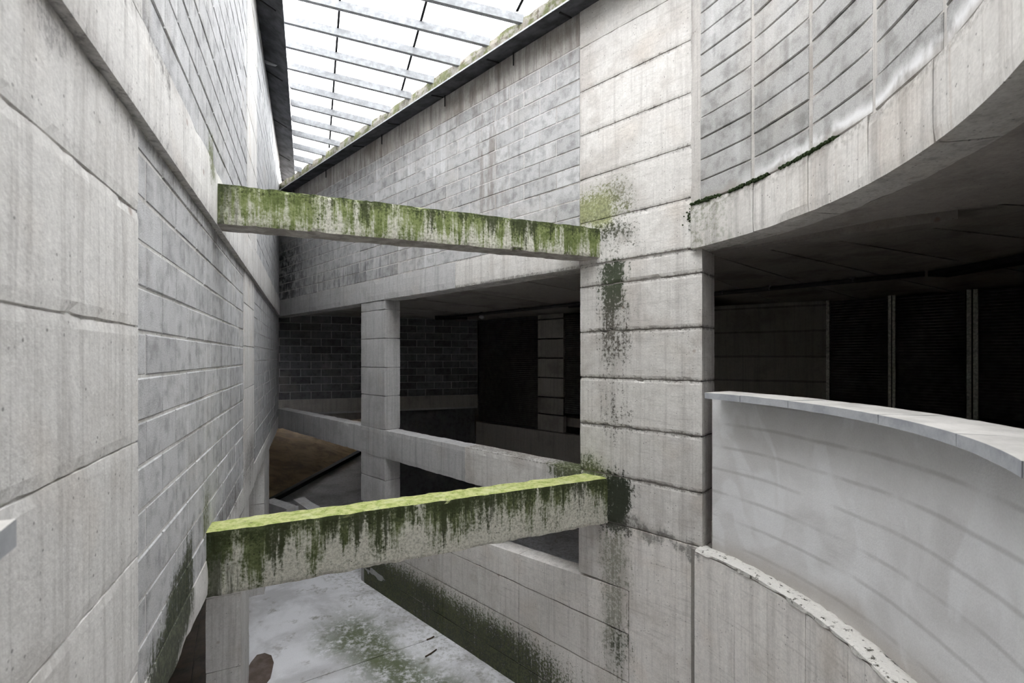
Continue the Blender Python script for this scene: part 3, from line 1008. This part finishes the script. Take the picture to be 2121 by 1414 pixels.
VL = (V1 - V0).length
louvre('louvre_screen', VF, 0.06, 0.93, -1.0, 1.09, 'black louvre screen between the thin pale post and the next post', GL)
louvre('louvre_screen', VF, 1.05, 1.92, -1.0, 1.09, 'black louvre screen between the two wide pale posts on the right', GL)
louvre('louvre_screen', VF, 2.08, 4.6, -1.0, 1.09, 'black louvre screen at the right edge beyond the last pale post', GL)
GP = 'pale steel posts between louvres'
for u0, w, lab in ((0.0, 0.05, 'thin pale post at the end of the board-marked wall'),
                   (0.94, 0.10, 'pale double post between the first two right louvre screens'),
                   (1.94, 0.13, 'pale double post nearest the right edge')):
    t = tag(empty('screen_post', VF(u0 + w / 2, 0, -1.0)), lab, 'post', group=GP)
    if w < 0.08:
        fbox('flange', 'post', VF, u0, u0 + w, -0.05, 0.03, -1.0, 1.11, t, step=0.1, rough=0.002)
    else:
        fbox('flange', 'post', VF, u0, u0 + w * .42, -0.05, 0.04, -1.0, 1.11, t, step=0.1, rough=0.002)
        fbox('flange', 'post', VF, u0 + w * .58, u0 + w, -0.05, 0.04, -1.0, 1.11, t, step=0.1, rough=0.002)
        fbox('web', 'black', VF, u0 + w * .40, u0 + w * .60, -0.05, 0.02, -1.0, 1.11, t)

# ------------------------------------------------------------------ columns, parapet beam, cross beams
def column(label, F, u0, u1, o0, o1, z0, z1, mat, joints, rough=0.003):
    t = tag(empty('concrete_column', F((u0 + u1) / 2, (o0 + o1) / 2, z0)), label, 'column')
    zs = [z0] + joints + [z1]
    for a, b in zip(zs[:-1], zs[1:]):
        fbox('concrete_lift', mat, F, u0, u1, o0, o1, a + .002, b - .002, t, step=0.08, rough=rough, chip=0.007, seed=a)
    return t


column('grey board-marked column standing through the parapet beam in the middle', RF, S_COL0, S_COL1, -0.30, -0.002, -4.05, 0.98, 'grey',
       [-3.6, -3.1, -2.6, -2.1, -1.70, -1.235, -0.66, -0.17, 0.33, 0.82])
column('near pale column under the left wall beside the floor puddle', LF, lu(5.03), lu(5.72), -0.34, -0.012, -4.05, -1.76, 'left', [-3.4, -2.6])
column('far shaded column under the left wall beside the brown ramp', LF, lu(7.80), lu(8.75), -0.33, -0.02, -4.05, -1.74, 'left', [-3.3, -2.5])

pb = tag(empty('parapet_beam', RF(5.6, -0.12, -1.74)), 'long grey parapet beam from the wide pier to the left wall', 'parapet')


def pb_z(s):
    return (-1.745 + 0.006 * s, -1.235 + 0.000 * s)


for a, b in ((S_PIER + .002, 3.2), (3.203, S_COL0 - .02), (S_COL0 - .017, S_COL1 + .03), (S_COL1 + .033, 7.9), (7.903, S_END + .1)):
    fbox('beam_length', 'grey' if a > 3 else 'right', RF, a, b, -0.25, 0.006, -1.74, -1.235, pb, step=0.07, rough=0.005, chip=0.010, seed=a, zf=pb_z)


def cross_beam(name, label, mat, A, B, width, z0, z1, seed, rise=0.0):
    """A, B: plan ends of the near lower edge; the width goes away from the camera"""
    d = (B - A).normalized()
    nn = Vector((-d.y, d.x))
    if nn.y < 0:
        nn = -nn
    def F(u, o, z):
        p = A + u * d + o * nn
        return Vector((p.x, p.y, z + EYE))
    L = (B - A).length
    o = fbox(name, mat, F, -0.03, L + 0.03, 0, width, z0, z1, step=0.035, rough=0.006, chip=0.013, seed=seed, freq=7.0, zf=lambda u: (z0 + rise * u, z1 + rise * u))
    return tag(o, label, 'beam')


def on_left(px):
    r = (px - 1060.5) / 943.0
    y = LC / (-(LN.x * r + LN.y))
    return Vector((r * y, y))


def on_right(px, o=0.0):
    r = (px - 1060.5) / 943.0
    q = RB + o * RN
    s = (q.x - q.y * r) / (-RD.x + RD.y * r)
    p = q + s * RD
    return p


A1, B1 = on_left(437), on_right(1245)
A2, B2 = on_left(428), on_right(1258)
cross_beam('cross_beam', 'upper concrete cross beam streaked green with moss below the skylight', 'beam_up', A1, B1, 0.25, 1.010, 1.325, 3.0, 0.012)
cross_beam('cross_beam', 'lower concrete cross beam with a lime green mossy top over the floor', 'beam_lo', A2, B2, 0.27, -1.74, -1.262, 6.0)

# ------------------------------------------------------------------ roof
rk = tag(fbox('trim_1', 'kerb', RF, 0.0, S_END + 0.2, -0.22, -0.03, 3.82, 4.21, step=0.09, rough=0.012, chip=0.02, seed=5), 'mossy concrete kerb above the right gutter carrying the rafter ends', 'kerb', 'structure')


def gutter(label, F, u0, u1, w, z, drop, n, rods):
    """sheet-metal gutter; its outer edge hangs lower by drop"""
    def G(u, o, h):
        return F(u, o, z - drop * o / w + h)
    t = tag(empty('roof_gutter', F((u0 + u1) / 2, w / 2, z - drop)), label, 'gutter')
    L = (u1 - u0) / n
    for i in range(n):
        a, b = u0 + i * L, u0 + (i + 1) * L
        fbox('gutter_sheet', 'metal_dark', G, a + .002, b - .002, 0.0, w, 0, 0.010, t, step=0.3)
        fbox('gutter_lip', 'lip', G, a + .002, b - .002, w - 0.010, w + .002, 0.002, 0.020, t)
        fbox('gutter_bracket', 'black', G, a + L * .4, a + L * .4 + .014, 0.02, w * .75, -.014, -.001, t)
    for s in rods:
        fbox('hanging_rod', 'black', F, s, s + .012, 0.03, .042, z - 0.17, z, t)
    return t


gutter('dark metal gutter along the top of the left wall', LF, -0.6, 14.6, 0.364, 4.76, 0.17, 9, ())
gutter('dark metal gutter along the top of the right block wall', RF, -0.2, S_END - 0.05, 0.31, 3.785, 0.085, 9, (2.25, 3.6, 5.3, 7.4, 9.0))

roof = tag(empty('skylight_roof', WF(-2.2, 6.5, 4.2)), 'sloping skylight of translucent corrugated sheets on grey steel rafters', 'roof')


def x_left(y):
    return (-LC + 0.0 - LN.y * y) / LN.x


def x_right(y):
    s = (y - RB.y) / RD.y
    return RB.x + s * RD.x + 0.12 if y > 3.98 else 1.80 + 0.35 * (3.98 - y) / 4


def z_roof(x, y):
    return 4.215 + 0.25 * (x_right(y) - x)


def rafter(y):
    xa, xb = x_left(y) + (0.03 if y < 7.3 else 0.41), x_right(y) - 0.06
    if xb - xa < 0.12:
        return
    za, zb = z_roof(xa, y), z_roof(xb, y)
    h, w, th = 0.105, 0.055, 0.010
    prof = [(0, 0), (w, 0), (w, th), (th, th), (th, h - th), (w, h - th), (w, h), (0, h)]
    vs = [WF(xa, y + p, za - h + q) for p, q in prof] + [WF(xb, y + p, zb - h + q) for p, q in prof]
    n = len(prof)
    fs = [tuple(range(n)), tuple(range(n, 2 * n))] + [(i, (i + 1) % n, n + (i + 1) % n, n + i) for i in range(n)]
    obj_from('rafter', vs, fs, 'galv', roof)


for k in range(-14, 13):
    rafter(5.617 + 0.411 * k)
# sheets: strips along the left wall, corrugated across
ys = [3.2 + 0.3 * i for i in range(28)]  # no sheets near the camera: unseen gap added to let more sky in
edges = [-0.05, 1.05, 2.03, 3.01, 3.99, 4.97]
for a, b in zip(edges[:-1], edges[1:]):
    vs, fs = [], []
    n = int((b - a) / 0.0135)
    rows = 0
    for y in ys:
        for i in range(n + 1):
            q = a + (b - a) * i / n + (0.012 if i == 0 else 0)
            x = (q - LC - LN.y * y) / LN.x
            z = z_roof(x, y) + 0.014 + 0.008 * math.sin(2 * math.pi * i / 4.0)
            vs.append(WF(x, y, z))
    for r in range(len(ys) - 1):
        ym = (ys[r] + ys[r + 1]) / 2
        for i in range(n):
            q = a + (b - a) * (i + .5) / n
            x = (q - LC - LN.y * ym) / LN.x
            if x < x_right(ym) + 0.15 and (ym < 7.0 or q > 0.40):
                k0 = r * (n + 1) + i
                fs.append((k0, k0 + 1, k0 + n + 2, k0 + n + 1))
    used = sorted({i for f in fs for i in f})
    remap = {o: i for i, o in enumerate(used)}
    obj_from('roof_sheet', [vs[i] for i in used], [tuple(remap[i] for i in f) for f in fs], 'sheet', roof)
    # overlap strip
    pv, pf = [], []
    for y in ys:
        x = (b - LC - LN.y * y) / LN.x
        if x < x_right(y) - 0.05:
            z = z_roof(x, y) + 0.0
            k0 = len(pv)
            for dx, dz in ((-.016, -.006), (.016, -.006), (.016, .004), (-.016, .004)):
                pv.append(WF(x + dx, y, z + dz))
            if k0:
                for i in range(4):
                    j = (i + 1) % 4
                    pf.append((k0 - 4 + i, k0 - 4 + j, k0 + j, k0 + i))
    if pf:
        obj_from('sheet_joint', pv, pf, 'black', roof)

# ------------------------------------------------------------------ lower level things
# brown ramp rising beyond the far left column
v = [WF(x, y, z) for x, y, z in ((-6.9, 10.0, -4.05), (-6.4, 23.5, -4.05), (-12.4, 23.5, -2.35), (-12.4, 10.0, -2.35), (-6.9, 10.0, -4.3), (-6.4, 23.5, -4.3), (-12.4, 23.5, -4.3), (-12.4, 10.0, -4.3))]
tag(obj_from('brown_ramp', v, [(0, 1, 2, 3), (4, 5, 6, 7), (0, 1, 5, 4), (1, 2, 6, 5), (2, 3, 7, 6), (3, 0, 4, 7)], 'ramp'), 'brown earth-stained ramp rising in the dark beyond the far column', 'ramp')
v = [WF(x, y, z) for z in (-4.05, -3.92) for x, y in ((-6.80, 12.0), (-6.66, 12.0), (-6.08, 23.5), (-6.36, 23.5))]
tag(obj_from('kerb', v, [(0, 1, 2, 3), (4, 5, 6, 7), (0, 1, 5, 4), (1, 2, 6, 5), (2, 3, 7, 6), (3, 0, 4, 7)], 'black'), 'black kerb line along the foot of the brown ramp', 'kerb')
# two low walls behind the lower beam
def lowwall(label, P, Q, w, z1):
    d = (Q - P).normalized(); nn = Vector((-d.y, d.x))
    def F(u, o, z):
        p = P + u * d + o * nn
        return Vector((p.x, p.y, z + EYE))
    tag(fbox('low_wall', 'grey', F, 0, (Q - P).length, -w / 2, w / 2, -4.05, z1, step=0.08, rough=0.006, chip=0.012, seed=z1), label, 'low wall')


def at(px, py, z):
    y = -z * 943.0 / (py - 740.0)
    return Vector(((px - 1060.5) / 943.0 * y, y))


lowwall('short low wall with a pale square end showing above the mossy beam', at(619, 1031, -3.0), at(668, 1064, -3.0), 0.24, -3.0)
lowwall('low rounded wall running from the far left column', at(556, 1034, -3.05), at(606, 1050, -3.05), 0.26, -3.05)

# puddle
pts = [(519, 1372), (532, 1356), (548, 1352), (562, 1357), (567, 1372), (563, 1392), (560, 1404), (548, 1420), (530, 1440), (508, 1450), (500, 1410)]
pl = [at(x, y, -4.046) for x, y in pts]
top = [WF(p.x, p.y, -4.045) for p in pl]
bot = [WF(p.x, p.y, -4.049) for p in pl]
n = len(pl)
tag(obj_from('puddle', bot + top, [tuple(range(n)), tuple(range(n, 2 * n))] + [(i, (i + 1) % n, n + (i + 1) % n, n + i) for i in range(n)], 'puddle'), 'brown puddle at the foot of the near left column', 'puddle')


def tube(pts, r, seg=6):
    vs, fs = [], []
    for k, p in enumerate(pts):
        a = pts[max(k - 1, 0)]; b = pts[min(k + 1, len(pts) - 1)]
        d = (b - a).normalized()
        s = d.cross(Vector((0, 0, 1)))
        s = s.normalized() if s.length > 1e-3 else Vector((1, 0, 0))
        w = s.cross(d)
        for i in range(seg):
            t = 2 * math.pi * i / seg
            vs.append(p + s * math.cos(t) * r + w * math.sin(t) * r)
    for k in range(len(pts) - 1):
        for i in range(seg):
            j = (i + 1) % seg
            fs.append((k * seg + i, k * seg + j, (k + 1) * seg + j, (k + 1) * seg + i))
    fs.append(tuple(range(seg))); fs.append(tuple(range((len(pts) - 1) * seg, len(pts) * seg)))
    return vs, fs


def twig(px, label):
    p3 = []
    for x, y in px:
        q = at(x, y, -4.04)
        p3.append(WF(q.x, q.y, -4.038))
    v, f = tube(p3, 0.010)
    tag(obj_from('twig', v, f, 'twig'), label, 'twig')


twig([(881, 1360), (893, 1353), (904, 1345)], 'thin dark twig lying in the floor moss nearer the camera')
twig([(884, 1325), (892, 1322), (899, 1318)], 'thin dark twig lying on the floor joint by the moss')

# ------------------------------------------------------------------ pipes and lamp under the ceiling
def pipe(label, pts, r, clips):
    t = tag(empty('conduit_pipe', WF(*pts[0], 1.05)), label, 'pipe')
    v, f = tube([WF(x, y, 1.07) for x, y in pts], r, 8)
    obj_from('tube', v, f, 'pipe', t, smooth=True)
    for x, y in clips:
        fbox('pipe_clip', 'galv', WF, x - .02, x + .02, y - .03, y + .03, 1.05, 1.117, t)


pipe('dark conduit pipe running under the ceiling above the right louvres', [(1.2, 9.6), (3.47, 7.6), (4.5, 6.6), (5.29, 5.83)], 0.035, [(3.5, 7.57), (4.0, 7.08), (4.75, 6.35)])
# cable tray strip beyond the bend
tag(obj_from('cable_tray', [WF(x, y, z) for z in (1.03, 1.10) for x, y in ((5.30, 5.80), (5.45, 4.6), (5.1, 3.0), (5.4, 2.9), (5.75, 4.6), (5.60, 5.85))],
             [(0, 1, 2, 3, 4, 5), (6, 7, 8, 9, 10, 11)] + [(i, (i + 1) % 6, 6 + (i + 1) % 6, 6 + i) for i in range(6)], 'black'), 'black cable tray under the ceiling at the far right', 'cable tray')
pipe('dark conduit pipe under the ceiling behind the middle column', [at(1215, 626.0, 1.085), at(1100, 638.0, 1.085), at(985, 650.0, 1.085), at(905, 656.5, 1.085)], 0.035, [at(1150, 633, 1.085), at(1075, 641, 1.085)])
e = at(940, 656, 1.06)
t = tag(empty('ceiling_lamp', WF(e.x, e.y, 1.0)), 'dark strip lamp hanging from the conduit behind the middle column', 'lamp')
fbox('housing', 'black', WF, e.x - .48, e.x + .34, e.y - .1, e.y + .1, 0.99, 1.08, t)
fbox('diffuser', 'louvre', WF, e.x + .05, e.x + .32, e.y - .08, e.y + .08, 0.95, 0.99, t)
e = at(997, 655, 1.0) + Vector((0, 0.12))
v, f = [], []
bm = bmesh.new(); bmesh.ops.create_uvsphere(bm, u_segments=12, v_segments=8, radius=0.055)
v = [WF(e.x + q.co.x * 1.3, e.y + q.co.y, 1.0 + q.co.z) for q in bm.verts]; f = [tuple(x.index for x in q.verts) for q in bm.faces]; bm.free()
t = tag(empty('bulb_lamp', WF(e.x, e.y, 1.0)), 'small pale bulb lamp beside the dark strip lamp', 'lamp')
obj_from('globe', v, f, 'glass', t, smooth=True)
fbox('lamp_base', 'black', WF, e.x - .03, e.x + .03, e.y - .03, e.y + .03, 1.04, 1.117, t)

# ------------------------------------------------------------------ moss growing in the crack over the round fascia
vs, fs = [], []


def clump(p, r):
    bm = bmesh.new()
    bmesh.ops.create_icosphere(bm, subdivisions=1, radius=r)
    b = len(vs)
    for q in bm.verts:
        k = 1 + 0.5 * noise.noise(q.co * 40 + p)
        vs.append(p + Vector((q.co.x * k, q.co.y * k, q.co.z * k * 0.8)))
    bm.verts.index_update()
    fs.extend([tuple(b + x.index for x in q.verts) for q in bm.faces])
    bm.free()


for i in range(1100):
    a = random.uniform(-0.10, 1.25)
    if noise.noise(Vector((a * 6.0, 0.3, 0))) < -0.55 + 0.52 * a:
        continue
    clump(CF(a, random.uniform(-0.035, 0.006), 1.380 + random.uniform(-.008, .014) * (1.3 - a * .5)), random.uniform(0.006, 0.016))
for i in range(160):
    s = random.gauss(0.03, 0.04); z = random.gauss(1.28, 0.04)
    clump(RF(s, 0.012, z), random.uniform(0.006, 0.014))
tag(obj_from('moss', vs, fs, 'moss'), 'dark moss growing in the crack above the curved fascia', 'moss', 'stuff')
